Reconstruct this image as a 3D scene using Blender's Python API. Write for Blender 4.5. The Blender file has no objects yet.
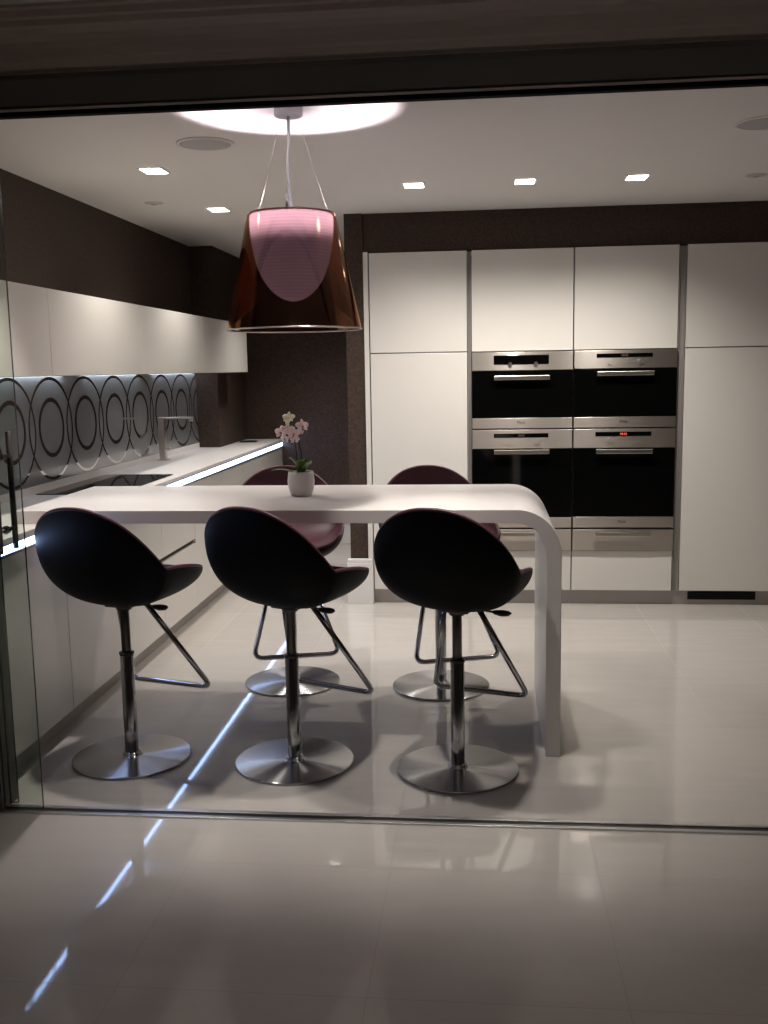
import bpy, bmesh, math, random
from mathutils import Vector, Matrix
random.seed(7)
C = bpy.context.scene.collection
PI = math.pi
# ---------------------------------------------------------------- helpers
def link(o): C.objects.link(o); return o
def newbm(): return bmesh.new()
def box(bm, x0, x1, y0, y1, z0, z1, bev=0.0, seg=2):
    r = bmesh.ops.create_cube(bm, size=1.0)
    vs = r['verts']
    for v in vs:
        v.co = Vector((x0 + (v.co.x + .5) * (x1 - x0), y0 + (v.co.y + .5) * (y1 - y0), z0 + (v.co.z + .5) * (z1 - z0)))
    if bev > 0:
        es = list({e for v in vs for e in v.link_edges})
        bmesh.ops.bevel(bm, geom=es, offset=bev, segments=seg, profile=0.5, affect='EDGES')
def lathe(bm, prof, c=(0, 0, 0), n=48, cap0=False, cap1=False, smooth=True):
    rings = []
    for r, z in prof:
        if r < 1e-6:
            rings.append([bm.verts.new((c[0], c[1], c[2] + z))])
        else:
            rings.append([bm.verts.new((c[0] + r * math.cos(2 * PI * i / n), c[1] + r * math.sin(2 * PI * i / n), c[2] + z)) for i in range(n)])
    for a, b in zip(rings, rings[1:]):
        for i in range(n):
            j = (i + 1) % n
            if len(a) == 1 and len(b) == 1: continue
            if len(a) == 1: f = bm.faces.new((a[0], b[j], b[i]))
            elif len(b) == 1: f = bm.faces.new((a[i], a[j], b[0]))
            else: f = bm.faces.new((a[i], a[j], b[j], b[i]))
            f.smooth = smooth
    if cap0 and len(rings[0]) > 1: bm.faces.new(list(reversed(rings[0])))
    if cap1 and len(rings[-1]) > 1: bm.faces.new(rings[-1])
def tube(bm, pts, r, n=12, closed=False, cap=True, sx=1.0):
    pts = [Vector(p) for p in pts]
    m = len(pts); rings = []
    ref = None
    for i, p in enumerate(pts):
        if closed: t = pts[(i + 1) % m] - pts[i - 1]
        else: t = pts[min(i + 1, m - 1)] - pts[max(i - 1, 0)]
        t.normalize()
        if ref is None:
            ref = Vector((0, 0, 1)) if abs(t.z) < .9 else Vector((1, 0, 0))
        u = (ref - t * ref.dot(t)); u.normalize(); w = t.cross(u); ref = u
        rr = r[i] if isinstance(r, (list, tuple)) else r
        rings.append([bm.verts.new(p + u * rr * math.cos(2 * PI * k / n) + w * rr * sx * math.sin(2 * PI * k / n)) for k in range(n)])
    rng = range(m) if closed else range(m - 1)
    for i in rng:
        a, b = rings[i], rings[(i + 1) % m]
        for k in range(n):
            j = (k + 1) % n
            f = bm.faces.new((a[k], b[k], b[j], a[j])); f.smooth = True
    if cap and not closed:
        bm.faces.new(rings[0]); bm.faces.new(list(reversed(rings[-1])))
def rounded(pts, rad, seg=6):
    """polyline with rounded corners"""
    pts = [Vector(p) for p in pts]; out = [pts[0]]
    for i in range(1, len(pts) - 1):
        a, b, c = pts[i - 1], pts[i], pts[i + 1]
        u = (a - b).normalized(); v = (c - b).normalized()
        d = min(rad, (a - b).length * .45, (c - b).length * .45)
        p0 = b + u * d; p1 = b + v * d
        for k in range(seg + 1):
            t = k / seg
            out.append(p0 * (1 - t) ** 2 + b * 2 * t * (1 - t) + p1 * t * t)
    out.append(pts[-1]); return out
def obj(name, bm, mat, parent=None, off=None):
    bmesh.ops.recalc_face_normals(bm, faces=bm.faces)
    me = bpy.data.meshes.new(name); bm.to_mesh(me); bm.free()
    if mat: me.materials.append(mat)
    o = link(bpy.data.objects.new(name, me))
    if off is not None:                      # mesh was built in world space: shift it so that it is local to its thing
        me.transform(Matrix.Translation(-Vector(off)))
        if not parent: o.location = off
    if parent: o.parent = parent
    return o
def thing(name, label, cat, loc=(0, 0, 0), rz=0, group=None):
    o = link(bpy.data.objects.new(name, None)); o.location = loc; o.rotation_euler = (0, 0, rz); o.empty_display_size = .1
    o['label'] = label; o['category'] = cat
    if group: o['group'] = group
    return o
def tag(o, label, cat, group=None):
    o['label'] = label; o['category'] = cat
    if group: o['group'] = group
    return o
def struct(name, bm, mat):
    o = obj(name, bm, mat); o['kind'] = 'structure'; return o
def dup(root, loc, rz, label, group=None, name=None):
    def cp(o, par):
        c = o.copy(); C.objects.link(c); c.parent = par
        for ch in list(o.children): cp(ch, c)
        return c
    r = cp(root, None); r.location = loc; r.rotation_euler = (0, 0, rz); r['label'] = label
    if group: r['group'] = group
    return r
def bxo(name, x0, x1, y0, y1, z0, z1, mat, parent=None, off=None, bev=.0015):
    bm = newbm(); box(bm, x0, x1, y0, y1, z0, z1, bev); return obj(name, bm, mat, parent, off)
# ---------------------------------------------------------------- materials
def mat(name):
    m = bpy.data.materials.new(name); m.use_nodes = True
    nt = m.node_tree; b = nt.nodes['Principled BSDF']; return m, nt, b
def setp(b, col=None, rough=None, metal=None, **k):
    if col is not None: b.inputs['Base Color'].default_value = (*col, 1)
    if rough is not None: b.inputs['Roughness'].default_value = rough
    if metal is not None: b.inputs['Metallic'].default_value = metal
    for n, v in k.items(): b.inputs[n.replace('_', ' ')].default_value = v
def simple(name, col, rough=.5, metal=0, noise=0, nscale=40, bump=0, **k):
    m, nt, b = mat(name); setp(b, col, rough, metal, **k)
    if noise or bump:
        tc = nt.nodes.new('ShaderNodeTexCoord'); no = nt.nodes.new('ShaderNodeTexNoise')
        no.inputs['Scale'].default_value = nscale; no.inputs['Detail'].default_value = 5
        nt.links.new(tc.outputs['Object'], no.inputs['Vector'])
        if noise:
            r = nt.nodes.new('ShaderNodeMapRange'); r.inputs['To Min'].default_value = 1 - noise; r.inputs['To Max'].default_value = 1 + noise
            mx = nt.nodes.new('ShaderNodeVectorMath'); mx.operation = 'SCALE'; mx.inputs[0].default_value = col
            nt.links.new(no.outputs['Fac'], r.inputs['Value']); nt.links.new(r.outputs['Result'], mx.inputs['Scale'])
            nt.links.new(mx.outputs[0], b.inputs['Base Color'])
        if bump:
            bp = nt.nodes.new('ShaderNodeBump'); bp.inputs['Strength'].default_value = bump; bp.inputs['Distance'].default_value = .002
            nt.links.new(no.outputs['Fac'], bp.inputs['Height']); nt.links.new(bp.outputs['Normal'], b.inputs['Normal'])
    return m
def emis(name, col, s):
    m, nt, b = mat(name); setp(b, (0, 0, 0), .5); b.inputs['Emission Color'].default_value = (*col, 1); b.inputs['Emission Strength'].default_value = s
    return m
def thin(name, tcol, fres=1.5, rough=.02, gcol=(1, 1, 1), minr=0.0, glossy_scale=1.0):
    """thin clear sheet: tinted see-through plus a mirror reflection by Fresnel"""
    m = bpy.data.materials.new(name); m.use_nodes = True; nt = m.node_tree; nt.nodes.clear()
    out = nt.nodes.new('ShaderNodeOutputMaterial'); mix = nt.nodes.new('ShaderNodeMixShader')
    tr = nt.nodes.new('ShaderNodeBsdfTransparent'); tr.inputs['Color'].default_value = (*tcol, 1)
    gl = nt.nodes.new('ShaderNodeBsdfGlossy'); gl.inputs['Roughness'].default_value = rough; gl.inputs['Color'].default_value = (*gcol, 1)
    fr = nt.nodes.new('ShaderNodeFresnel'); fr.inputs['IOR'].default_value = fres
    ma = nt.nodes.new('ShaderNodeMath'); ma.operation = 'MULTIPLY_ADD'; ma.inputs[1].default_value = glossy_scale; ma.inputs[2].default_value = minr; ma.use_clamp = True
    nt.links.new(fr.outputs[0], ma.inputs[0]); nt.links.new(ma.outputs[0], mix.inputs['Fac'])
    nt.links.new(tr.outputs[0], mix.inputs[1]); nt.links.new(gl.outputs[0], mix.inputs[2]); nt.links.new(mix.outputs[0], out.inputs['Surface'])
    return m

M = {}
M['ceil'] = simple('ceiling_paint', (.74, .71, .68), .85)
M['lacquer'] = simple('white_lacquer', (.74, .71, .66), .28, Coat_Weight=.35, Coat_Roughness=.18)
M['lacquer_edge'] = simple('grey_lacquer_edge', (.30, .28, .26), .5)
M['reveal'] = simple('shadow_gap', (.05, .045, .04), .7)
M['stone'] = simple('white_solid_surface', (.83, .79, .77), .32, noise=.02, nscale=300)
M['plinth'] = simple('plinth_grey', (.45, .42, .39), .35)
M['skirt'] = simple('skirting_paint', (.78, .76, .74), .45)
M['steel'] = None
M['chrome'] = simple('polished_chrome', (.52, .52, .53), .12, 1)
M['satin'] = simple('satin_nickel', (.58, .54, .49), .3, 1)
M['blackglass'] = simple('black_glass', (.002, .002, .002), .06, 0, Specular_IOR_Level=.35)
M['dark'] = simple('dark_plastic', (.012, .011, .011), .4)
M['knobmark'] = simple('dim_display_print', (.16, .13, .11), .4)
M['leather_out'] = simple('black_leather', (.0035, .003, .0032), .55, bump=.15, nscale=400, Specular_IOR_Level=.12)
M['leather_in'] = simple('plum_leather', (.085, .026, .038), .42, bump=.15, nscale=400, Specular_IOR_Level=.4)
M['piston'] = simple('piston_steel', (.10, .085, .08), .3, 1)
M['lever'] = simple('dark_brown_lever', (.03, .015, .012), .35)
M['mirror'] = simple('mirror_foil', (.45, .43, .41), .05, 1)
M['alu'] = simple('aluminium', (.6, .6, .6), .3, 1)
M['casing'] = simple('painted_casing', (.62, .54, .48), .45)
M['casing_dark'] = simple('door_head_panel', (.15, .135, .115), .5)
M['seal'] = simple('black_seal', (.006, .006, .006), .8, Specular_IOR_Level=.05)
M['room'] = simple('front_room_paint', (.20, .175, .155), .7)
M['led'] = emis('led_lens_blue_white', (.38, .55, 1.0), 13)
M['fill_glow'] = emis('added_fill_glow', (.78, .88, 1.0), 11)  # glow for the strips added to brighten the worktop
M['lens'] = emis('downlight_lens', (1.0, .96, .90), 14)
M['whiteplastic'] = simple('white_plastic', (.75, .75, .78), .4)
M['speaker'] = simple('speaker_grille', (.42, .40, .39), .7, bump=.4, nscale=500)
M['detector'] = simple('detector_plastic', (.5, .47, .44), .6)
M['pot'] = simple('white_ceramic', (.62, .58, .57), .3)
M['leaf'] = simple('orchid_leaf', (.09, .17, .035), .4, noise=.3, nscale=30)
M['stem'] = simple('orchid_stem', (.012, .014, .008), .5)
M['petal'] = simple('orchid_petal', (.95, .76, .74), .55, noise=.1, nscale=80, Subsurface_Weight=.0)
M['petal2'] = simple('orchid_petal_cream', (.90, .85, .66), .55)
M['lip'] = simple('orchid_lip', (.55, .16, .25), .5)
M['cable'] = simple('white_cable', (.8, .8, .8), .4)
M['red'] = emis('red_digits', (1.0, .12, .05), 1.6)
M['amber'] = emis('dim_digits', (.7, .4, .25), .25)

# brushed radial steel disc / horizontal brushed steel
def brushed(name, col, rough, vec=(1, 1, 1), scale=60, aniso=.6, radial=False):
    m, nt, b = mat(name); setp(b, col, rough, 1)
    tc = nt.nodes.new('ShaderNodeTexCoord'); mp = nt.nodes.new('ShaderNodeMapping'); no = nt.nodes.new('ShaderNodeTexNoise')
    mp.inputs['Scale'].default_value = vec; no.inputs['Scale'].default_value = scale; no.inputs['Detail'].default_value = 3
    nt.links.new(tc.outputs['Object'], mp.inputs[0]); nt.links.new(mp.outputs[0], no.inputs['Vector'])
    r = nt.nodes.new('ShaderNodeMapRange'); r.inputs['To Min'].default_value = rough * .9; r.inputs['To Max'].default_value = rough * 1.12
    nt.links.new(no.outputs['Fac'], r.inputs['Value']); nt.links.new(r.outputs[0], b.inputs['Roughness'])
    b.inputs['Anisotropic'].default_value = aniso
    if radial:
        tg = nt.nodes.new('ShaderNodeTangent'); tg.direction_type = 'RADIAL'; tg.axis = 'Z'
    else:
        tg = nt.nodes.new('ShaderNodeCombineXYZ'); tg.inputs[0].default_value = 1
    b.inputs['Anisotropic Rotation'].default_value = .25
    nt.links.new(tg.outputs[0], b.inputs['Tangent'])
    return m
M['steel'] = brushed('brushed_steel', (.60, .55, .50), .33, (.3, 1, 90), 8, .85)
M['disc'] = brushed('spun_steel', (.50, .50, .51), .24, (1, 1, 1), 3, .95, radial=True)

# wallpaper: dark brown woven texture
def wallpaper():
    m, nt, b = mat('brown_wallpaper'); setp(b, rough=.62, Specular_IOR_Level=.3)
    tc = nt.nodes.new('ShaderNodeTexCoord'); no = nt.nodes.new('ShaderNodeTexNoise'); no.inputs['Scale'].default_value = 70; no.inputs['Detail'].default_value = 6
    n2 = nt.nodes.new('ShaderNodeTexNoise'); n2.inputs['Scale'].default_value = 260; n2.inputs['Detail'].default_value = 3
    nt.links.new(tc.outputs['Object'], no.inputs[0]); nt.links.new(tc.outputs['Object'], n2.inputs[0])
    cr = nt.nodes.new('ShaderNodeValToRGB'); cr.color_ramp.elements[0].position = .35; cr.color_ramp.elements[1].position = .68
    cr.color_ramp.elements[0].color = (.027, .016, .012, 1); cr.color_ramp.elements[1].color = (.085, .056, .042, 1)
    mx = nt.nodes.new('ShaderNodeMath'); mx.operation = 'ADD'
    h = nt.nodes.new('ShaderNodeMath'); h.operation = 'MULTIPLY'; h.inputs[1].default_value = .5
    nt.links.new(no.outputs['Fac'], mx.inputs[0]); nt.links.new(n2.outputs['Fac'], mx.inputs[1]); nt.links.new(mx.outputs[0], h.inputs[0])
    nt.links.new(h.outputs[0], cr.inputs[0]); nt.links.new(cr.outputs[0], b.inputs['Base Color'])
    bp = nt.nodes.new('ShaderNodeBump'); bp.inputs['Strength'].default_value = .35; bp.inputs['Distance'].default_value = .003
    nt.links.new(h.outputs[0], bp.inputs['Height']); nt.links.new(bp.outputs[0], b.inputs['Normal'])
    return m
M['wall'] = wallpaper()
# polished porcelain tiles, 0.6 m
def tiles():
    m, nt, b = mat('polished_tiles'); setp(b, rough=.045, Specular_IOR_Level=.42)
    tc = nt.nodes.new('ShaderNodeTexCoord'); mp = nt.nodes.new('ShaderNodeMapping')
    mp.inputs['Location'].default_value = (-.33 + .6 * 20, -2.09 + .6 * 20, 0)
    nt.links.new(tc.outputs['Object'], mp.inputs[0])
    br = nt.nodes.new('ShaderNodeTexBrick'); br.offset = 0; br.squash = 1
    br.inputs['Scale'].default_value = 1; br.inputs['Brick Width'].default_value = .6; br.inputs['Row Height'].default_value = .6
    br.inputs['Mortar Size'].default_value = .0018; br.inputs['Mortar Smooth'].default_value = .0; br.inputs['Bias'].default_value = 0
    br.inputs['Color1'].default_value = (.56, .52, .48, 1); br.inputs['Color2'].default_value = (.535, .50, .46, 1); br.inputs['Mortar'].default_value = (.42, .39, .36, 1)
    nt.links.new(mp.outputs[0], br.inputs['Vector'])
    no = nt.nodes.new('ShaderNodeTexNoise'); no.inputs['Scale'].default_value = 3.5; no.inputs['Detail'].default_value = 6
    ms = nt.nodes.new('ShaderNodeMapping'); ms.inputs['Scale'].default_value = (1, 5, 1)
    nt.links.new(tc.outputs['Object'], ms.inputs[0]); nt.links.new(ms.outputs[0], no.inputs['Vector'])
    r = nt.nodes.new('ShaderNodeMapRange'); r.inputs['To Min'].default_value = .93; r.inputs['To Max'].default_value = 1.07
    nt.links.new(no.outputs['Fac'], r.inputs['Value'])
    sc = nt.nodes.new('ShaderNodeVectorMath'); sc.operation = 'SCALE'
    nt.links.new(br.outputs['Color'], sc.inputs[0]); nt.links.new(r.outputs[0], sc.inputs['Scale']); nt.links.new(sc.outputs[0], b.inputs['Base Color'])
    r2 = nt.nodes.new('ShaderNodeMapRange'); r2.inputs['To Min'].default_value = .045; r2.inputs['To Max'].default_value = .5
    nt.links.new(br.outputs['Fac'], r2.inputs['Value']); nt.links.new(r2.outputs[0], b.inputs['Roughness'])
    return m
M['floor'] = tiles()
# splashback: grey back-painted glass with a brushed shimmer
def splash():
    m, nt, b = mat('grey_glass_splashback'); setp(b, rough=.22, Coat_Weight=.6, Coat_Roughness=.08, metal=.15)
    tc = nt.nodes.new('ShaderNodeTexCoord'); no = nt.nodes.new('ShaderNodeTexNoise'); no.inputs['Scale'].default_value = 3; no.inputs['Detail'].default_value = 4
    cr = nt.nodes.new('ShaderNodeValToRGB'); cr.color_ramp.elements[0].color = (.25, .26, .275, 1); cr.color_ramp.elements[1].color = (.34, .355, .37, 1)
    nt.links.new(tc.outputs['Object'], no.inputs[0]); nt.links.new(no.outputs['Fac'], cr.inputs[0]); nt.links.new(cr.outputs[0], b.inputs['Base Color'])
    return m
M['splash'] = splash()
M['glass'] = thin('clear_glass', (.90, .935, .90), 1.5, .0, glossy_scale=.7)
M['glass_edge'] = simple('glass_edge', (.012, .022, .018), .2)
M['bronze'] = thin('bronze_film', (.36, .20, .15), 1.5, .09, (1.0, .62, .42), .05, 1.0)

def diffuser():
    m = bpy.data.materials.new('pink_diffuser'); m.use_nodes = True; nt = m.node_tree; nt.nodes.clear()
    out = nt.nodes.new('ShaderNodeOutputMaterial'); mix = nt.nodes.new('ShaderNodeMixShader')
    tl = nt.nodes.new('ShaderNodeBsdfTranslucent'); tr = nt.nodes.new('ShaderNodeBsdfDiffuse')
    tc = nt.nodes.new('ShaderNodeTexCoord'); wv = nt.nodes.new('ShaderNodeTexWave'); wv.bands_direction = 'Z'; wv.inputs['Scale'].default_value = 28
    cr = nt.nodes.new('ShaderNodeValToRGB'); cr.color_ramp.elements[0].color = (.34, .38, .54, 1); cr.color_ramp.elements[1].color = (.46, .50, .68, 1)
    nt.links.new(tc.outputs['Object'], wv.inputs[0]); nt.links.new(wv.outputs['Fac'], cr.inputs[0]); nt.links.new(cr.outputs[0], tl.inputs['Color'])
    tr.inputs['Color'].default_value = (.30, .34, .44, 1)
    mix.inputs['Fac'].default_value = .3
    nt.links.new(tl.outputs[0], mix.inputs[1]); nt.links.new(tr.outputs[0], mix.inputs[2]); nt.links.new(mix.outputs[0], out.inputs['Surface'])
    return m
M['diffuser'] = diffuser()

# ---------------------------------------------------------------- camera
HH = 1.4467
ya, pi_, ro = math.radians(-5.743), math.radians(-8.251), math.radians(-.974)
f = Vector((math.sin(ya) * math.cos(pi_), math.cos(ya) * math.cos(pi_), math.sin(pi_)))
rt = f.cross(Vector((0, 0, 1))).normalized(); up = rt.cross(f)
rt2 = rt * math.cos(ro) + up * math.sin(ro); up2 = -rt * math.sin(ro) + up * math.cos(ro)
cam = bpy.data.cameras.new('camera'); cam.sensor_fit = 'VERTICAL'; cam.sensor_height = 36; cam.lens = 985.4 / 1024 * 36; cam.clip_start = .05
co = link(bpy.data.objects.new('camera', cam))
m4 = Matrix.Identity(4)
for i in range(3): m4[i][0] = rt2[i]; m4[i][1] = up2[i]; m4[i][2] = -f[i]; m4[i][3] = (0, 0, HH)[i]
co.matrix_world = m4
bpy.context.scene.camera = co

# ---------------------------------------------------------------- room
CZ = 2.36; XW = -2.13; YB = 5.968; YR = 8.12; XR = 3.0
GY = 3.0                                           # plane of the glass doors
b = newbm(); box(b, -3.2, 3.6, -2.2, 8.4, -.1, 0); struct('floor', b, M['floor'])
b = newbm(); box(b, -2.4, 3.4, 3.021, 8.4, CZ, CZ + .1); struct('ceiling', b, M['ceil'])
b = newbm(); box(b, -3.2, 3.6, -2.2, 3.02, 2.5, 2.6); struct('ceiling_front_room', b, M['ceil'])
b = newbm(); box(b, XW - .15, XW, 2.6, 8.3, 0, CZ); struct('wall_left', b, M['wall'])
b = newbm(); box(b, XW, -1.96, 7.25, YR, .886, CZ); struct('wall_pier', b, M['wall'])
b = newbm(); box(b, XW - .15, -.70, YR, YR + .15, 0, CZ); struct('wall_back', b, M['wall'])
b = newbm(); box(b, -.813, -.704, YB + .012, YR, 0, CZ)
struct('wall_column', b, M['wall'])
b = newbm(); box(b, -.702, XR, YB + .03, YB + .15, 2.135, CZ); struct('wall_bulkhead', b, M['wall'])
b = newbm(); box(b, -.702, XR, YB + .70, YB + .8, 0, 2.13); struct('wall_niche', b, M['wall'])
b = newbm(); box(b, XR, XR + .15, 2.95, 8.3, 0, CZ); struct('wall_right', b, M['wall'])
# front room
b = newbm(); box(b, -3.2, -3.1, -2.2, 3.0, 0, 2.5); struct('wall_front_room_left', b, M['room'])
b = newbm(); box(b, 3.5, 3.6, -2.2, 3.0, 0, 2.5); struct('wall_front_room_right', b, M['room'])
b = newbm(); box(b, -3.2, 3.6, -2.2, -2.1, 0, 2.5); struct('wall_front_room_behind', b, M['room'])
# glass wall surround: jamb left, jamb right, head
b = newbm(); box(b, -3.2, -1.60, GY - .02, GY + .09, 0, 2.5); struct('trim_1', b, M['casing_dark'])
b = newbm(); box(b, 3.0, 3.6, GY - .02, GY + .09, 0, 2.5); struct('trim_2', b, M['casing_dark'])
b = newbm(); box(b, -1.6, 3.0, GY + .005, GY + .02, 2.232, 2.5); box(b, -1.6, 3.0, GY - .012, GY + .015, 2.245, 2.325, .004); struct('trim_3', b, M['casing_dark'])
b = newbm(); box(b, -1.6, 3.0, GY - .008, GY + .02, 2.219, 2.232); struct('trim_4', b, M['seal'])
b = newbm(); box(b, -1.6, 3.0, GY - .014, GY - .004, 2.233, 2.240, .002); struct('trim_5', b, M['casing'])
# moulded cornice over the opening (profile swept in x)
prof = [(0.0, 2.332), (-.012, 2.332), (-.016, 2.345), (-.030, 2.352), (-.034, 2.372), (-.040, 2.380), (-.044, 2.402), (-.052, 2.420), (-.066, 2.436), (-.084, 2.446), (-.098, 2.450), (-.100, 2.466), (-.112, 2.470), (-.116, 2.488), (-.128, 2.492), (-.13, 2.5), (0, 2.5)]
b = newbm()
A = [b.verts.new((-3.1, GY + .02 + p[0], p[1])) for p in prof]; B = [b.verts.new((3.5, GY + .02 + p[0], p[1])) for p in prof]
for i in range(len(prof)):
    j = (i + 1) % len(prof); b.faces.new((A[i], A[j], B[j], B[i]))
b.faces.new(A); b.faces.new(list(reversed(B)))
struct('trim_6', b, M['casing'])
# skirtings
def skirt(name, x0, x1, y0, y1, h):
    b = newbm(); box(b, x0, x1, y0, y1, 0, h - .025, .002); box(b, x0 + .003, x1 - .003, y0 + .004, y1, h - .025, h, .006); return struct(name, b, M['skirt'])
skirt('baseboard_column', -.835, -.676, YB - .016, YB + .012, .285)
skirt('baseboard_back', -1.60, -.813, YR - .02, YR, .175)
skirt('baseboard_passage', -.835, -.813, YB + .012, YR - .02, .175)

# floor track of the sliding doors
t = thing('floor_track', 'slim steel channel let into the tiled floor under the glass doors', 'door track', (0, GY, 0))
b = newbm(); box(b, -1.6, 3.0, -.028, -.012, 0, .006, .001); box(b, -1.6, 3.0, .012, .028, 0, .006, .001); obj('rail', b, M['alu'], t)
b = newbm(); box(b, -1.6, 3.0, -.012, .012, 0, .003); obj('channel', b, M['piston'], t)

# sliding glass door, stacked at the left
t = thing('glass_door', 'clear sliding glass door pushed to the left edge, with a tall bar handle', 'glass door', (-1.6, GY, 0))
def pane(name, x0, x1, y, par):
    b = newbm(); box(b, x0, x1, y - .005, y + .005, .008, 2.217)
    for f_ in b.faces:
        f_.material_index = 1 if abs(f_.normal.y) < .5 else 0
    me = bpy.data.meshes.new(name); b.to_mesh(me); b.free(); me.materials.append(M['glass']); me.materials.append(M['glass_edge'])
    o = link(bpy.data.objects.new(name, me)); o.parent = par; return o
pane('glass_pane', .0, .134, -.0, t)
b = newbm(); tube(b, [(.078, -.055, .885), (.078, -.055, 1.268)], .0095, 16); obj('bar_handle', b, M['piston'], t)
b = newbm()
for z in (.955, 1.19):
    tube(b, [(.078, -.05, z), (.078, -.004, z)], .007, 12); tube(b, [(.078, -.012, z), (.078, -.004, z)], .014, 16)
obj('handle_mount', b, M['chrome'], t)
b = newbm(); tube(b, [(.078, .05, .885), (.078, .05, 1.268)], .0095, 16); tube(b, [(.078, .004, .955), (.078, .05, .955)], .007); tube(b, [(.078, .004, 1.19), (.078, .05, 1.19)], .007); obj('rear_bar_handle', b, M['piston'], t)
pane2 = thing('fixed_glass_panel', 'narrow fixed glass panel edge beside the left jamb', 'glass panel', (-1.6, GY + .04, 0))
pane('glass_sheet', .0, .028, 0, pane2)

# ---------------------------------------------------------------- tall units on the back wall
FY = YB                      # face of the doors
def tall_cab(x0, x1, label, split=1.54, doors=True):
    o = (x0, FY, 0); t = thing('tall_cabinet', label, 'cabinet', o, group='white tall kitchen units')
    w = x1 - x0
    b = newbm(); box(b, .001, w - .001, .024, .66, .09, 2.122); obj('body', b, M['lacquer_edge'], t)
    b = newbm(); box(b, .002, w - .002, 0, .02, .092, split - .003, .0015); obj('lower_door', b, M['lacquer'], t)
    b = newbm(); box(b, .002, w - .002, 0, .02, split + .003, 2.128, .0015); obj('upper_door', b, M['lacquer'], t)
    return t
ep = bxo('end_panel', -.701, -.672, FY - .004, FY + .66, 0, 2.134, M['lacquer'], off=(-.70, FY, 0)); tag(ep, 'narrow white end panel at the left end of the tall units', 'cabinet panel')
t = tall_cab(-.668, -.085, 'white tall cabinet left of the ovens, beside the brown column')
t = tall_cab(1.180, 1.780, 'white tall cabinet right of the ovens above the black plinth vent')
del t['group'];
t = tall_cab(1.784, 2.384, 'white tall cabinet outside the picture at the right end of the units')
for x0, x1, la in ((-.083, -.062, 'dark recessed grip strip between the left tall cabinet and the ovens'), (1.139, 1.177, 'grey recessed grip strip between the ovens and the right tall cabinet')):
    b = newbm(); box(b, x0, x1, FY + .022, FY + .05, .09, 2.122); box(b, x0, x0 + .004, FY + .004, FY + .03, .09, 2.122); box(b, x1 - .004, x1, FY + .004, FY + .03, .09, 2.122)
    o = obj('grip_strip', b, M['lacquer_edge'], off=(x0, FY + .022, .09)); tag(o, la, 'grip profile')
for x0, x1, la in ((-.060, .537, 'white oven housing with upper door and bottom drawer front around the left pair of ovens'), (.540, 1.137, 'white oven housing with upper door and bottom drawer front around the right pair of ovens')):
    t = thing('oven_housing', la, 'cabinet', (x0, FY, 0)); w = x1 - x0
    b = newbm(); box(b, 0, .004, .024, .66, .09, 2.122); box(b, w - .004, w, .024, .66, .09, 2.122); box(b, 0, w, .64, .66, .09, 2.122)
    box(b, .004, w - .004, .024, .64, 1.534, 2.122); box(b, .004, w - .004, .024, .64, .09, .338); obj('body', b, M['lacquer_edge'], t)
    b = newbm(); box(b, .002, w - .002, 0, .02, 1.541, 2.128, .0015); obj('upper_door', b, M['lacquer'], t)
    b = newbm(); box(b, .002, w - .002, 0, .02, .092, .335, .0015); obj('drawer_front', b, M['lacquer'], t)
pl = bxo('cabinet_plinth', -.672, 2.384, FY + .04, FY + .06, 0, .089, M['plinth'], off=(0, FY + .04, 0)); tag(pl, 'grey recessed plinth along the foot of the tall units', 'plinth')
t = thing('plinth_vent', 'black slatted ventilation grille in the plinth of the tall units', 'vent', (1.24, FY + .04, .03))
b = newbm(); box(b, 0, .40, -.008, 0, 0, .052, .001); obj('frame', b, M['dark'], t)
b = newbm()
for k in range(4): box(b, .006, .394, -.012, -.008, .007 + k * .0115, .012 + k * .0115)
obj('slats', b, M['seal'], t)

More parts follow.
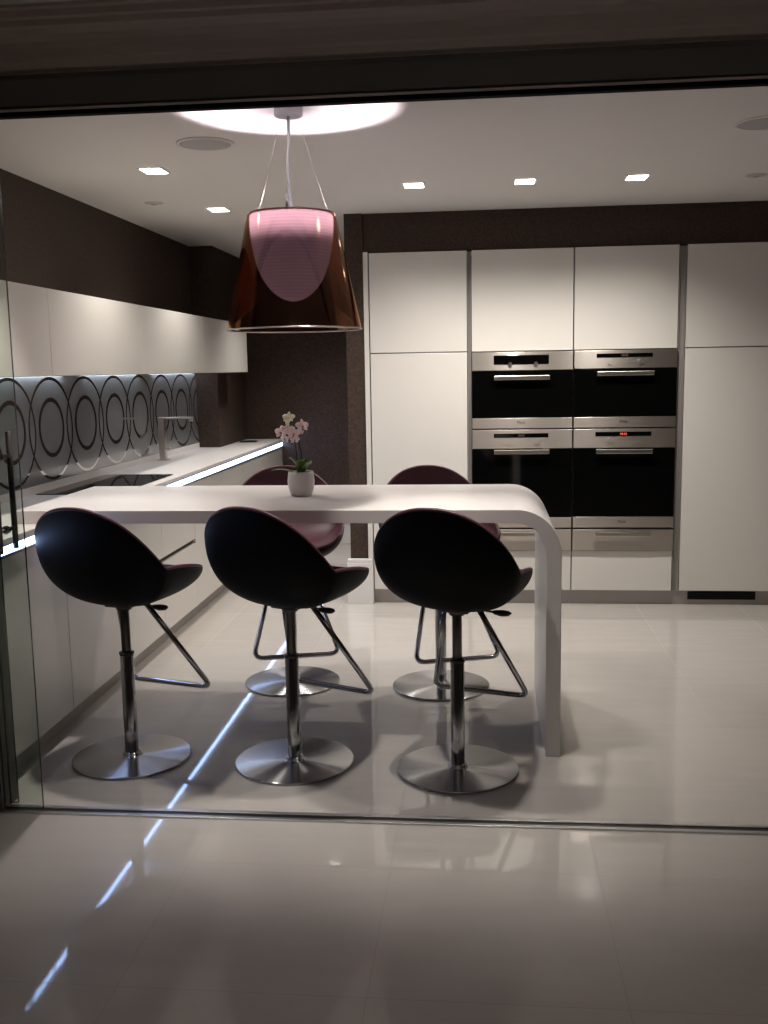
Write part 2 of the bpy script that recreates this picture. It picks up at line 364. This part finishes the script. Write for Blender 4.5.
# ---------------------------------------------------------------- ovens
def text_mesh(s, size, name, m, parent, loc):
    cu = bpy.data.curves.new(name, 'FONT'); cu.body = s; cu.size = size; cu.extrude = .0004; cu.align_x = 'CENTER'; cu.align_y = 'CENTER'
    o = bpy.data.objects.new(name + '_src', cu); C.objects.link(o)
    dg = bpy.context.evaluated_depsgraph_get(); me = bpy.data.meshes.new_from_object(o.evaluated_get(dg)); me.name = name
    bpy.data.objects.remove(o); bpy.data.curves.remove(cu)
    me.materials.clear(); me.materials.append(m)
    o = link(bpy.data.objects.new(name, me)); o.parent = parent; o.location = loc; o.rotation_euler = (PI / 2, 0, 0); return o
def oven(x0, z0, h, ctrl, foot, hz, kind, label, disp):
    """ctrl: height of the control panel, foot: height of the lower steel strip"""
    W = .592; x = x0 + .003
    t = thing('built_in_oven', label, 'oven', (x, FY, z0), group='built-in ovens')
    b = newbm(); box(b, .008, W - .008, .002, .5, .004, h - .004); obj('casing', b, M['dark'], t)
    b = newbm(); box(b, 0, W, -.018, .003, h - ctrl, h, .0015); obj('control_panel', b, M['steel'], t)
    b = newbm(); box(b, 0, W, -.018, .003, foot, h - ctrl - .003, .0015); dr = obj('door', b, M['blackglass'], t)
    b = newbm(); box(b, 0, W, -.019, .003, 0, foot - .001, .0015); st = obj('door_trim', b, M['steel'], dr)
    b = newbm(); box(b, .13, W - .135, -.062, -.046, hz - .013, hz + .013, .003)
    for xx in (.15, W - .17): box(b, xx, xx + .016, -.05, -.016, hz - .008, hz + .008, .001)
    obj('handle', b, M['satin'], dr)
    dz0, dz1 = disp
    b = newbm(); box(b, .128, W - .14, -.0195, -.017, dz0, dz1, .0008); obj('display', b, M['blackglass'], t)
    if kind == 'steam':
        for xx in (.225, .375):
            b = newbm(); tube(b, [(xx, -.018, dz0 + .004), (xx, -.03, dz0 + .004)], .011, 20); obj('button', b, M['satin'], t)
    else:
        for xx in (.21, .385):
            b = newbm(); tube(b, [(xx, -.018, dz0 - .027), (xx, -.024, dz0 - .027)], .016, 24); obj('knob', b, M['steel'], t)
        text_mesh('18:42' if kind == 'red' else '18:42', .019, 'clock_digits', M['red'] if kind == 'red' else M['amber'], t, (.29, -.0205, (dz0 + dz1) / 2))
    text_mesh('Miele', .022, 'maker_mark', M['dark'], dr, (.29, -.0198, foot * .55))
    return t
# upper pair 1.083..1.531, lower pair .481..1.074
oven(-.060, 1.083, .450, .106, .062, .300, 'steam', 'upper left steam oven with a tall black display and two round buttons', (.377, .432))
oven(.540, 1.083, .450, .103, .062, .316, 'amber', 'upper right oven with a slim display strip above two knobs', (.408, .432))
oven(-.060, .482, .592, .112, .062, .462, 'amber2', 'lower left oven partly behind the white table, steel control strip above black door', (.545, .570))
oven(.540, .482, .592, .112, .066, .460, 'red', 'lower right oven with small red clock digits in its display', (.548, .574))
for x0, la in ((-.060, 'left steel warming drawer below the ovens, half hidden by the table'), (.540, 'right steel warming drawer below the oven with red clock digits')):
    t = thing('warming_drawer', la, 'warming drawer', (x0 + .003, FY, .341), group='warming drawers under the ovens')
    b = newbm(); box(b, .008, .584, .002, .5, .002, .134); obj('casing', b, M['dark'], t)
    b = newbm(); box(b, 0, .592, -.018, .003, 0, .129, .0015); fr = obj('drawer_front', b, M['steel'], t)
    b = newbm(); box(b, .13, .457, -.058, -.042, .092, .118, .003)
    for xx in (.15, .42): box(b, xx, xx + .016, -.045, -.016, .098, .112)
    obj('handle', b, M['satin'], fr)

# ---------------------------------------------------------------- left run
XF = -1.663
ybs = [2.53 + .6 * k for k in range(10)] + [YR - .002]
labs = ['white base cabinet nearest the camera, behind the glass door', 'white base cabinet seen through the glass door, left of the first stool',
        'white base cabinet directly behind the leftmost front stool', 'white base cabinet under the left end of the table',
        'white base cabinet whose long dark finger groove ends right of the leftmost stool', 'white base cabinet just past the finger groove, seen under the table',
        'white base cabinet seen between the two left front stools', 'white base cabinet below the far part of the worktop before the back wall',
        'last full-width white base cabinet before the brown back wall', 'narrow white filler cabinet touching the brown back wall']
for k in range(10):
    y0, y1 = ybs[k], ybs[k + 1]
    t = thing('base_cabinet', labs[k], 'cabinet', (XF, y0, 0), group='white base units under the worktop'); w = y1 - y0
    b = newbm(); box(b, -.45, -.022, .001, w - .001, .09, .818); obj('body', b, M['lacquer_edge'], t)
    if k in (3, 4):
        b = newbm(); box(b, -.02, 0, .0015, w - .0015, .092, .462, .0015); obj('drawer_front', b, M['lacquer'], t)
        b = newbm(); box(b, -.02, 0, .0015, w - .0015, .488, .815, .0015); obj('drawer_front', b, M['lacquer'], t)
        b = newbm(); box(b, -.022, -.016, .0015, w - .0015, .464, .486); obj('finger_groove', b, M['reveal'], t)
    else:
        b = newbm(); box(b, -.02, 0, .0015, w - .0015, .092, .815, .0015); obj('door', b, M['lacquer'], t)
o = bxo('base_plinth', -1.74, -1.72, 2.53, YR - .002, 0, .089, M['plinth'], off=(-1.72, 2.53, 0)); tag(o, 'grey plinth below the white base cabinets on the left', 'plinth')
# LED profile
t = thing('led_light_strip', 'long blue-white light strip recessed under the worktop edge', 'light strip', (XF, 2.53, .82))
L = YR - .004 - 2.53
b = newbm(); box(b, -.05, .006, 0, L, 0, .007); box(b, -.05, .006, 0, L, .036, .0445); box(b, -.05, -.04, 0, L, .007, .036); obj('aluminium_profile', b, M['alu'], t)
b = newbm(); box(b, -.012, .001, .001, L - .001, .007, .036, .001); obj('diffuser', b, M['led'], t)
# worktop
o = bxo('worktop', XW + .002, -1.648, 2.53, YR - .001, .865, .885, M['stone'], off=(-1.9, 5.3, .865)); tag(o, 'long white worktop along the left wall with a lit front edge', 'worktop')
o = bxo('upstand', XW + .001, XW + .012, 2.62, 7.25, .8855, .922, M['stone'], off=(XW, 5.3, .8855)); tag(o, 'low pale upstand between the worktop and the patterned splashback', 'upstand')
# hob
t = thing('induction_hob', 'black glass hob set flush into the white worktop behind the table', 'hob', (-1.91, 4.87, .885))
b = newbm(); box(b, -.19, .205, -.43, .43, 0, .005, .0015); obj('glass_top', b, M['blackglass'], t)
for cx, cy, r in ((-.08, -.24, .09), (.09, -.24, .07), (-.08, .22, .07), (.09, .22, .09)):
    b = newbm(); n = 48
    for k in range(n):
        a0, a1 = 2 * PI * k / n, 2 * PI * (k + 1) / n
        b.faces.new([b.verts.new((cx + rr * math.cos(a), cy + rr * math.sin(a), .0054)) for rr, a in ((r, a0), (r, a1), (r - .002, a1), (r - .002, a0))])
    bmesh.ops.remove_doubles(b, verts=b.verts, dist=1e-5)
    obj('cooking_zone', b, M['knobmark'], t)
# splashback and its mirror rings
t = thing('splashback', 'grey glass splashback with mirrored overlapping rings on the left wall', 'splashback', (XW, 2.62, .922))
b = newbm(); box(b, .001, .008, 0, 7.30 - 2.62, 0, 1.438 - .922, .0008); obj('glass_panel', b, M['splash'], t)
b = newbm()
def ring(cy, cz, r, wd, x):
    n = 96
    for k in range(n):
        a0, a1 = 2 * PI * k / n, 2 * PI * (k + 1) / n
        P = [(cy + rr * math.cos(a), cz + rr * math.sin(a)) for rr, a in ((r, a0), (r, a1), (r - wd, a1), (r - wd, a0))]
        if any(p[0] > 7.29 or p[0] < 2.64 or p[1] > 1.437 or p[1] < .923 for p in P): continue
        b.faces.new([b.verts.new((x, p[0] - 2.62, p[1] - .922)) for p in P])
for k in range(-6, 6):
    cy = 5.14 + .43 * k
    ring(cy, 1.183, .254, .0145, .0088 + (.0003 if k % 2 else 0)); ring(cy, 1.188, .147, .021, .0094)
obj('mirrored_rings', b, M['mirror'], t)
# tap
t = thing('kitchen_tap', 'square satin steel tap with a flat horizontal spout on the worktop', 'tap', (-2.06, 6.22, .885))
b = newbm(); box(b, -.020, .020, -.022, .022, 0, .278, .003); obj('body', b, M['satin'], t)
b = newbm(); box(b, -.02, .205, -.012, .012, .266, .278, .002); box(b, .185, .205, -.013, .013, .25, .262, .001); obj('spout', b, M['satin'], t)
b = newbm(); box(b, -.034, .034, -.034, .034, 0, .005, .001); obj('base_flange', b, M['satin'], t)
b = newbm(); box(b, .02, .05, -.006, .006, .07, .082, .002); obj('lever', b, M['satin'], t)
# small dark flat thing on the far end of worktop
t = thing('pop_up_socket', 'small dark flat socket cover at the far end of the worktop', 'socket', (-1.86, 7.75, .885))
b = newbm(); box(b, -.06, .06, -.05, .05, 0, .012, .003); obj('cover', b, M['dark'], t)
b = newbm(); box(b, -.07, .07, -.06, .06, 0, .004, .001); obj('rim', b, M['satin'], t)
# wall cabinets
yw = [2.84, 3.963, 5.088, 6.213, 7.24]
wl = ['white wall cabinet nearest the camera, behind the glass door edge', 'second white wall cabinet from the glass door, above the hob',
      'third white wall cabinet from the glass door, above the tap', 'farthest white wall cabinet, its end behind the pendant shade']
yw[-1] = 7.42
for k in range(4):
    y0, y1 = yw[k], yw[k + 1]; w = y1 - y0
    t = thing('wall_cabinet', wl[k], 'cabinet', (-1.767, y0, 1.442), group='white wall units above the splashback')
    back = XW + 1.767 if k < 3 else XW + 1.767
    b = newbm(); 
    if k < 3: box(b, back + .002, -.021, .001, w - .001, .012, .352)
    else:
        box(b, back + .002, -.021, .001, 7.248 - y0, .012, .352); box(b, -.19, -.021, 7.248 - y0, w - .001, .012, .352)
    obj('body', b, M['lacquer'], t)
    b = newbm(); box(b, -.019, 0, .0012, w - .0012, 0, .355, .0015); obj('door', b, M['lacquer'], t)
    b = newbm(); box(b, back + .012, back + .030, .05, w - .22, .004, .0115, .002); ul = obj('added_fill_strip', b, M['fill_glow'] if k else M['alu'], t)  # added, unseen glow strip brightening worktop and splashback; nearest one unlit
# ---------------------------------------------------------------- table (waterfall leg at the right)
TX0, TX1, TY0, TY1, TZ, TT = -1.775, .288, 3.56, 4.358, .935, .0495
t = thing('breakfast_table', 'white breakfast table with a curved waterfall leg at its right end', 'table', (0, 3.96, 0))
R_ = .165; LT = .055
outp = [(TX0, TZ), (TX1 - R_, TZ)] + [(TX1 - R_ + R_ * math.sin(a), TZ - R_ + R_ * math.cos(a)) for a in [PI / 2 * k / 14 for k in range(1, 15)]] + [(TX1, 0)]
ri = R_ - LT
inn = [(TX1 - LT, 0)] + [(TX1 - R_ + ri * math.cos(a), TZ - R_ + (R_ - TT) * math.sin(a)) for a in [PI / 2 * k / 14 for k in range(0, 15)]] + [(TX0, TZ - TT)]
pr = outp + inn
b = newbm()
A = [b.verts.new((p[0], TY0 - 3.96, p[1])) for p in pr]; B = [b.verts.new((p[0], TY1 - 3.96, p[1])) for p in pr]
b.faces.new(A); b.faces.new(list(reversed(B)))
for i in range(len(pr)):
    j = (i + 1) % len(pr); fc = b.faces.new((A[i], A[j], B[j], B[i]))
bmesh.ops.recalc_face_normals(b, faces=b.faces)
es = [e for e in b.edges if abs(e.verts[0].co.y - e.verts[1].co.y) < 1e-5]
bmesh.ops.bevel(b, geom=es, offset=.002, segments=2, profile=.5, affect='EDGES')
slab = obj('table_slab', b, M['stone'], t)
for p in slab.data.polygons:
    p.use_smooth = abs(p.normal.y) < .1 and .02 < abs(p.normal.x) < .999 or False

# ---------------------------------------------------------------- bar stools
XA, YA, BK, TG, TAP, EE, ZA, ZTOP, ZTON, ZB, PS, PQ, KT, EB = .262, -.095, .268, .325, .11, .62, .762, .989, .678, .598, .80, .98, .25, .90
def rim(a):
    """a: 0 = back (-y), pi = front (+y). returns rim point of shell"""
    c, s = math.cos(a), math.sin(a); sg = math.copysign(1, s)
    if c >= 0:
        return Vector((XA * sg * abs(s) ** EB, YA - (BK + YA) * c ** EB, ZA + (ZTOP - ZA) * c ** (EB * (1 + KT))))
    x = XA * sg * abs(s) ** EE * (1 - TAP * -c)
    return Vector((x, YA + (TG - YA) * (-c) ** EE, ZA + (ZTON - ZA) * -c))
def shell_pts(a, t, inset=0.0, zb=ZB):
    r = rim(a); s = math.sin(t * PI / 2) ** PS; q = (1 - math.cos(t * PI / 2)) ** PQ; k = 1 - inset
    return Vector((r.x * s * k, r.y * s * k, zb + (r.z - zb) * q))
NA, NT = 120, 18
def shell(inset, zb, dz=0):
    b = newbm(); cen = b.verts.new((0, 0, zb)); rings = []
    for j in range(1, NT + 1):
        rings.append([b.verts.new(shell_pts(2 * PI * i / NA, j / NT, inset, zb)) for i in range(NA)])
    for i in range(NA):
        k = (i + 1) % NA
        f_ = b.faces.new((cen, rings[0][k], rings[0][i])); f_.smooth = True
        for A_, B_ in zip(rings, rings[1:]):
            f_ = b.faces.new((A_[i], A_[k], B_[k], B_[i])); f_.smooth = True
    return b
def make_stool(label):
    t = thing('bar_stool', label, 'bar stool', group='bar stools around the table')
    sh = obj('shell', shell(0, ZB), M['leather_out'], t)
    up_ = obj('upholstery', shell(.055, .650), M['leather_in'], t)
    b = newbm()
    tube(b, [rim(2 * PI * i / NA) * 1 - Vector((rim(2 * PI * i / NA).x * .027, rim(2 * PI * i / NA).y * .027, 0)) for i in range(NA)], .008, 10, closed=True)
    obj('rim_piping', b, M['leather_in'], t)
    b = newbm(); lathe(b, [(0, 0), (.218, 0), (.221, .003), (.221, .008), (.2195, .0095), (.2165, .0105), (.04, .0115), (.034, .013), (.0315, .022), (.029, .026), (0, .026)], n=96); o = obj('base_disc', b, M['disc'], t)
    b = newbm(); lathe(b, [(.0255, .025), (.0255, .406), (.023, .41), (.0, .41)], n=32); obj('column', b, M['chrome'], t)
    b = newbm(); lathe(b, [(.0175, .40), (.0175, .575), (.028, .578), (.034, .600), (0, .600)], n=24); lathe(b, [(.0, .404), (.0275, .404), (.0275, .415), (0, .415)], n=32); obj('gas_piston', b, M['piston'], t)
    b = newbm(); box(b, -.055, .055, -.045, .07, .592, .606, .004); obj('seat_mount', b, M['piston'], t)
    b = newbm()
    pts = rounded([(-.062, .045, .600), (-.192, .282, .208), (.185, .282, .208), (.062, .045, .600)], .045, 7)
    tube(b, pts, .0105, 12); obj('footrest', b, M['chrome'], t)
    b = newbm(); tube(b, [(.05, .0, .604), (.11, -.01, .603), (.150, -.015, .602)], .004, 8)
    lv = obj('lever_rod', b, M['piston'], t)
    b = newbm(); tube(b, [(.132, -.013, .603), (.148, -.015, .602), (.172, -.017, .601), (.194, -.019, .602), (.206, -.02, .604)], [.003, .008, .011, .009, .002], 12, sx=1.8); obj('paddle', b, M['lever'], lv)
    return t
st = make_stool('black bar stool at the left, front row, beside the glass door')
st.location = (-1.328, 3.469, 0); st.rotation_euler.z = math.radians(-16)
G = 'bar stools around the table'
dup(st, (-.699, 3.462, 0), math.radians(-24), 'black bar stool in the middle of the front row, its seat tip pointing right', G)
dup(st, (-.090, 3.427, 0), math.radians(-18), 'black bar stool at the right of the front row, back squarely towards the camera', G)
dup(st, (-.886, 4.400, 0), math.radians(180 + 15), 'plum bar stool behind the table, backrest rising behind the orchid pot', G)
dup(st, (-.189, 4.375, 0), math.radians(180 + 17), 'dark brown bar stool behind the table in front of the tall cabinet', G)

# ---------------------------------------------------------------- pendant lamp
PX, PY = -.675, 3.585
t = thing('pendant_lamp', 'pendant lamp with a bronze transparent conical shade and a pink inner diffuser', 'pendant lamp', (PX, PY, CZ))
Z = lambda z: z - CZ
b = newbm(); lathe(b, [(0, 0), (.048, 0), (.05, -.004), (.05, -.024), (.046, -.028), (0, -.028)], n=40); obj('ceiling_rose', b, M['whiteplastic'], t)
zt, zb_ = 1.998, 1.594; rt_, rb_ = .156, .243
b = newbm(); lathe(b, [(rt_ , Z(zt)), (rt_ + .004, Z(zt - .012)), (rb_ - .002, Z(zb_ + .01)), (rb_, Z(zb_))], n=96); obj('outer_shade', b, M['bronze'], t)
b = newbm()
tube(b, [(rb_ * math.cos(2 * PI * k / 96), rb_ * math.sin(2 * PI * k / 96), Z(zb_)) for k in range(96)], .0028, 8, closed=True)
obj('shade_rim', b, M['satin'], t)
b = newbm(); dp = []
for k in range(25):
    u = math.sin(k / 24 * PI / 2); z = zt - .004 - .300 * u; r = .149 * (1 - u ** 2.5) ** .52
    dp.append((max(r, 0), Z(z)))
lathe(b, dp, n=96); obj('diffuser', b, M['diffuser'], t)
b = newbm(); tube(b, [((rt_ - .003) * math.cos(2 * PI * k / 96), (rt_ - .003) * math.sin(2 * PI * k / 96), Z(zt)) for k in range(96)], .003, 8, closed=True); obj('top_rim', b, simple('plum_rim', (.16, .04, .08), .3), t)
for k in range(3):
    a = math.radians(35 + 120 * k)
    b = newbm(); tube(b, [(.035 * math.cos(a), .035 * math.sin(a), -.027), (.151 * math.cos(a), .151 * math.sin(a), Z(zt))], .0007, 6); wr = obj('suspension_wire', b, M['satin'], t)
    b = newbm(); tube(b, [(.140 * math.cos(a), .140 * math.sin(a), Z(zt + .045)), (.152 * math.cos(a), .152 * math.sin(a), Z(zt - .006))], .0035, 10); obj('wire_clamp', b, M['chrome'], wr)
b = newbm(); tube(b, [(.0, 0, -.02), (-.002, 0, -.12), (-.008, 0, -.22), (-.004, 0, -.30), (.010, 0, Z(zt)), (.006, 0, Z(1.93))], .006, 8); obj('power_cable', b, M['cable'], t)
b = newbm(); lathe(b, [(0, 0.05), (.014, .05), (.016, .0), (.0, .0)], c=(0, 0, Z(1.885)), n=20); obj('lamp_holder', b, M['whiteplastic'], t)
b = newbm(); lathe(b, [(0, -.05), (.02, -.043), (.03, -.02), (.030, -.003), (.018, .022), (.012, .035)], c=(0, 0, Z(1.85)), n=28); obj('bulb', b, emis('bulb_glass', (1, .86, .93), .5), t)

def light(kind, name, loc, energy, col, parent=None, rot=(0, 0, 0), **k):
    l = bpy.data.lights.new(name, kind); l.energy = energy; l.color = col
    for n, v in k.items(): setattr(l, n, v)
    o = link(bpy.data.objects.new(name, l)); o.location = loc; o.rotation_euler = rot
    if parent: o.parent = parent
    return o
light('SPOT', 'bulb_light', (0, 0, Z(1.80)), 150, (1, .83, .95), t, (PI, 0, 0), spot_size=1.75, spot_blend=.8, shadow_soft_size=.03)

# ---------------------------------------------------------------- ceiling fittings
def downlight(x, y, label, e=22, size=2.1, blend=1.0, soft=.035, tilt=0):
    t = thing('downlight', label, 'ceiling light', (x, y, CZ), group='square recessed downlights')
    b = newbm(); box(b, -.062, .062, -.062, .062, -.003, 0, .001); obj('frame', b, M['ceil'], t)
    b = newbm(); box(b, -.047, .047, -.060, .060, -.0045, -.003, .0004); obj('lens', b, M['lens'], t)
    light('SPOT', 'lamp_light', (0, 0, -.02), e, (1, .94, .87), t, (tilt, 0, 0), spot_size=size, spot_blend=blend, shadow_soft_size=soft)
    return t
downlight(-1.485, 4.545, 'square ceiling downlight at the left nearest the camera, over the hob side', e=44)
downlight(-1.485, 5.665, 'square ceiling downlight at the left farther back, left of the pendant', e=44)
downlight(-.337, 5.130, 'small square ceiling downlight just right of the pendant wires', e=50, size=2.15, blend=.85, tilt=.20)
downlight(.216, 5.130, 'square ceiling downlight in the middle of the row before the ovens', e=50, size=2.15, blend=.85, tilt=.20)
downlight(.762, 5.130, 'square ceiling downlight at the right end of the row before the ovens', e=50, size=2.15, blend=.85, tilt=.20)
downlight(-1.485, 3.40, 'hidden ceiling downlight over the left end of the table', e=54, size=1.05, blend=.7)
downlight(-.45, 3.25, 'added unseen ceiling downlight brightening the middle of the table', e=54, size=1.05, blend=.7, tilt=.12)  # unseen fitting, added to brighten the middle of the tabletop
downlight(.114, 3.40, 'hidden ceiling downlight over the right end of the table', e=54, size=1.05, blend=.7)
downlight(-1.15, 7.05, 'added ceiling downlight brightening the passage, concealed behind the pendant shade', e=105, soft=.12)  # unseen fitting, added to lift the recess wall and passage floor
for x, y, la in ((-1.107, 4.06, 'round flush ceiling speaker left of the pendant'), (1.09, 4.085, 'round flush ceiling speaker at the right edge')):
    t = thing('ceiling_speaker', la, 'ceiling speaker', (x, y, CZ), group='flush ceiling speakers')
    b = newbm(); lathe(b, [(.118, 0), (.118, -.004), (.104, -.006), (.102, -.002)], n=64); obj('bezel', b, M['ceil'], t)
    b = newbm(); lathe(b, [(0, -.0045), (.09, -.0045), (.103, -.003), (.103, -.001)], n=64); obj('grille', b, M['speaker'], t)
for x, y, la in ((-1.768, 5.39, 'small round detector on the ceiling at the left, above the wall cabinets'), (1.345, 5.19, 'small round detector on the ceiling at the right edge')):
    t = thing('ceiling_sensor', la, 'sensor', (x, y, CZ))
    b = newbm(); lathe(b, [(0, -.006), (.03, -.006), (.048, -.003), (.052, 0)], n=40); obj('cover', b, M['detector'], t)
    b = newbm(); lathe(b, [(0, -.012), (.012, -.011), (.018, -.006)], n=24); obj('lens', b, M['speaker'], t)

# ---------------------------------------------------------------- orchid
t = thing('orchid_pot', 'white ceramic pot with a small pale pink orchid on the table', 'potted plant', (-.742, 3.985, TZ))
b = newbm(); lathe(b, [(0, 0), (.038, 0), (.044, .004), (.053, .035), (.056, .060), (.053, .088), (.0505, .101), (.0475, .101), (.050, .085), (.048, .075), (0, .075)], n=48); obj('pot', b, M['pot'], t)
b = newbm(); lathe(b, [(0, .080), (.03, .082), (.0485, .078)], n=24); obj('bark', b, simple('bark', (.05, .03, .02), .9, noise=.4, nscale=90, bump=.8), t)
def leaf(b, az, L_, w, lift, droop, z0=.082, twist=0):
    n = 12; rows = []
    d = Vector((math.cos(az), math.sin(az), 0)); s = Vector((-math.sin(az), math.cos(az), 0))
    for k in range(n + 1):
        u = k / n; c = d * (L_ * u * (1 if lift < .08 else .75)) + Vector((0, 0, z0 + lift * math.sin(u * PI * .55) - droop * u * u))
        hw = w * math.sin(PI * (u * .92 + .06)) ** .6
        rows.append([b.verts.new(c + s * hw * q + Vector((0, 0, .25 * hw * abs(q)))) for q in (-1, -.5, 0, .5, 1)])
    for A_, B_ in zip(rows, rows[1:]):
        for i in range(4):
            f_ = b.faces.new((A_[i], A_[i + 1], B_[i + 1], B_[i])); f_.smooth = True
def leaf_obj(*a, **k):
    b = newbm(); leaf(b, *a, **k); o = obj('leaf', b, M['leaf'], t); s = o.modifiers.new('s', 'SOLIDIFY'); s.thickness = .0012; return o
leaf_obj(math.radians(176), .125, .013, .035, .012)
leaf_obj(math.radians(5), .055, .014, .022, .010)
leaf_obj(math.radians(200), .050, .022, .075, .0)
leaf_obj(math.radians(-70), .045, .022, .068, .0)
leaf_obj(math.radians(-20), .052, .020, .066, .01)
leaf_obj(math.radians(60), .060, .018, .055, .01)
s1 = rounded([(-.012, 0, .08), (-.016, .002, .17), (-.024, 0, .235), (-.045, -.005, .275), (-.075, -.01, .262)], .03)
s2 = rounded([(.010, 0, .08), (.004, .004, .17), (-.008, 0, .235), (-.012, -.004, .29), (-.035, -.008, .318)], .03)
s3 = rounded([(-.008, 0, .235), (.006, -.003, .262), (.012, -.006, .280)], .01)
for s_ in (s1, s2, s3):
    b = newbm(); tube(b, s_, .0030, 8); obj('flower_stem', b, M['stem'], t)
def flower(c, az, tilt, sc, m):
    b = newbm()
    fw = Vector((math.cos(az) * math.cos(tilt), math.sin(az) * math.cos(tilt), math.sin(tilt)))
    sd = Vector((0, 0, 1)).cross(fw).normalized(); upv = fw.cross(sd)
    c = Vector(c)
    for k, (ang, L_, w) in enumerate(((90, 1.0, .30), (215, .95, .28), (325, .95, .28), (15, 1.1, .46), (165, 1.1, .46))):
        a = math.radians(ang); dr = sd * math.cos(a) + upv * math.sin(a); pr_ = sd * -math.sin(a) + upv * math.cos(a)
        n = 6; rows = []
        for i in range(n + 1):
            u = i / n; cc = c + dr * (L_ * sc * u) + fw * (sc * .22 * math.sin(PI * u * .8)) - fw * .1 * sc * u
            hw = w * sc * math.sin(PI * (u * .86 + .1)) ** .7
            rows.append([b.verts.new(cc + pr_ * hw * q - fw * (.18 * hw * q * q)) for q in (-1, -.4, .4, 1)])
        for A_, B_ in zip(rows, rows[1:]):
            for i in range(3):
                f_ = b.faces.new((A_[i], A_[i + 1], B_[i + 1], B_[i])); f_.smooth = True
    o = obj('flower', b, m, t); s = o.modifiers.new('s', 'SOLIDIFY'); s.thickness = .0008
    b = newbm(); bmesh.ops.create_uvsphere(b, u_segments=10, v_segments=8, radius=sc * .17, matrix=Matrix.Translation(c + fw * sc * .18 - upv * sc * .12)); 
    for f_ in b.faces: f_.smooth = True
    obj('flower_lip', b, M['lip'] if m is M['petal'] else M['petal2'], o)
flower((-.073, -.012, .262), math.radians(-110), .15, .030, M['petal'])
flower((-.047, -.014, .272), math.radians(-80), .1, .028, M['petal'])
flower((-.024, -.014, .258), math.radians(-60), -.1, .028, M['petal'])
flower((-.060, -.008, .236), math.radians(-120), -.2, .021, M['petal'])
flower((-.020, -.010, .232), math.radians(-60), -.3, .020, M['petal'])
flower((.012, -.010, .287), math.radians(-50), .15, .029, M['petal'])
flower((-.042, -.010, .322), math.radians(-100), .4, .026, M['petal2'])
flower((-.048, -.006, .305), math.radians(-140), .0, .020, M['petal2'])
flower((.006, -.008, .262), math.radians(-40), -.3, .015, M['petal'])

# ---------------------------------------------------------------- dim light of the front room
light('AREA', 'front_room_light', (.2, 1.0, 2.45), 2.4, (1, .88, .80), None, (0, 0, 0), shape='RECTANGLE', size=1.6, size_y=1.2)

w = bpy.data.worlds.new('world'); bpy.context.scene.world = w; w.use_nodes = True
w.node_tree.nodes['Background'].inputs[0].default_value = (.9, .85, .8, 1); w.node_tree.nodes['Background'].inputs[1].default_value = .01
vs = bpy.context.scene.view_settings
vs.view_transform = 'Standard'; vs.look = 'None'; vs.exposure = 0.1; vs.gamma = 1; vs.use_curve_mapping = False
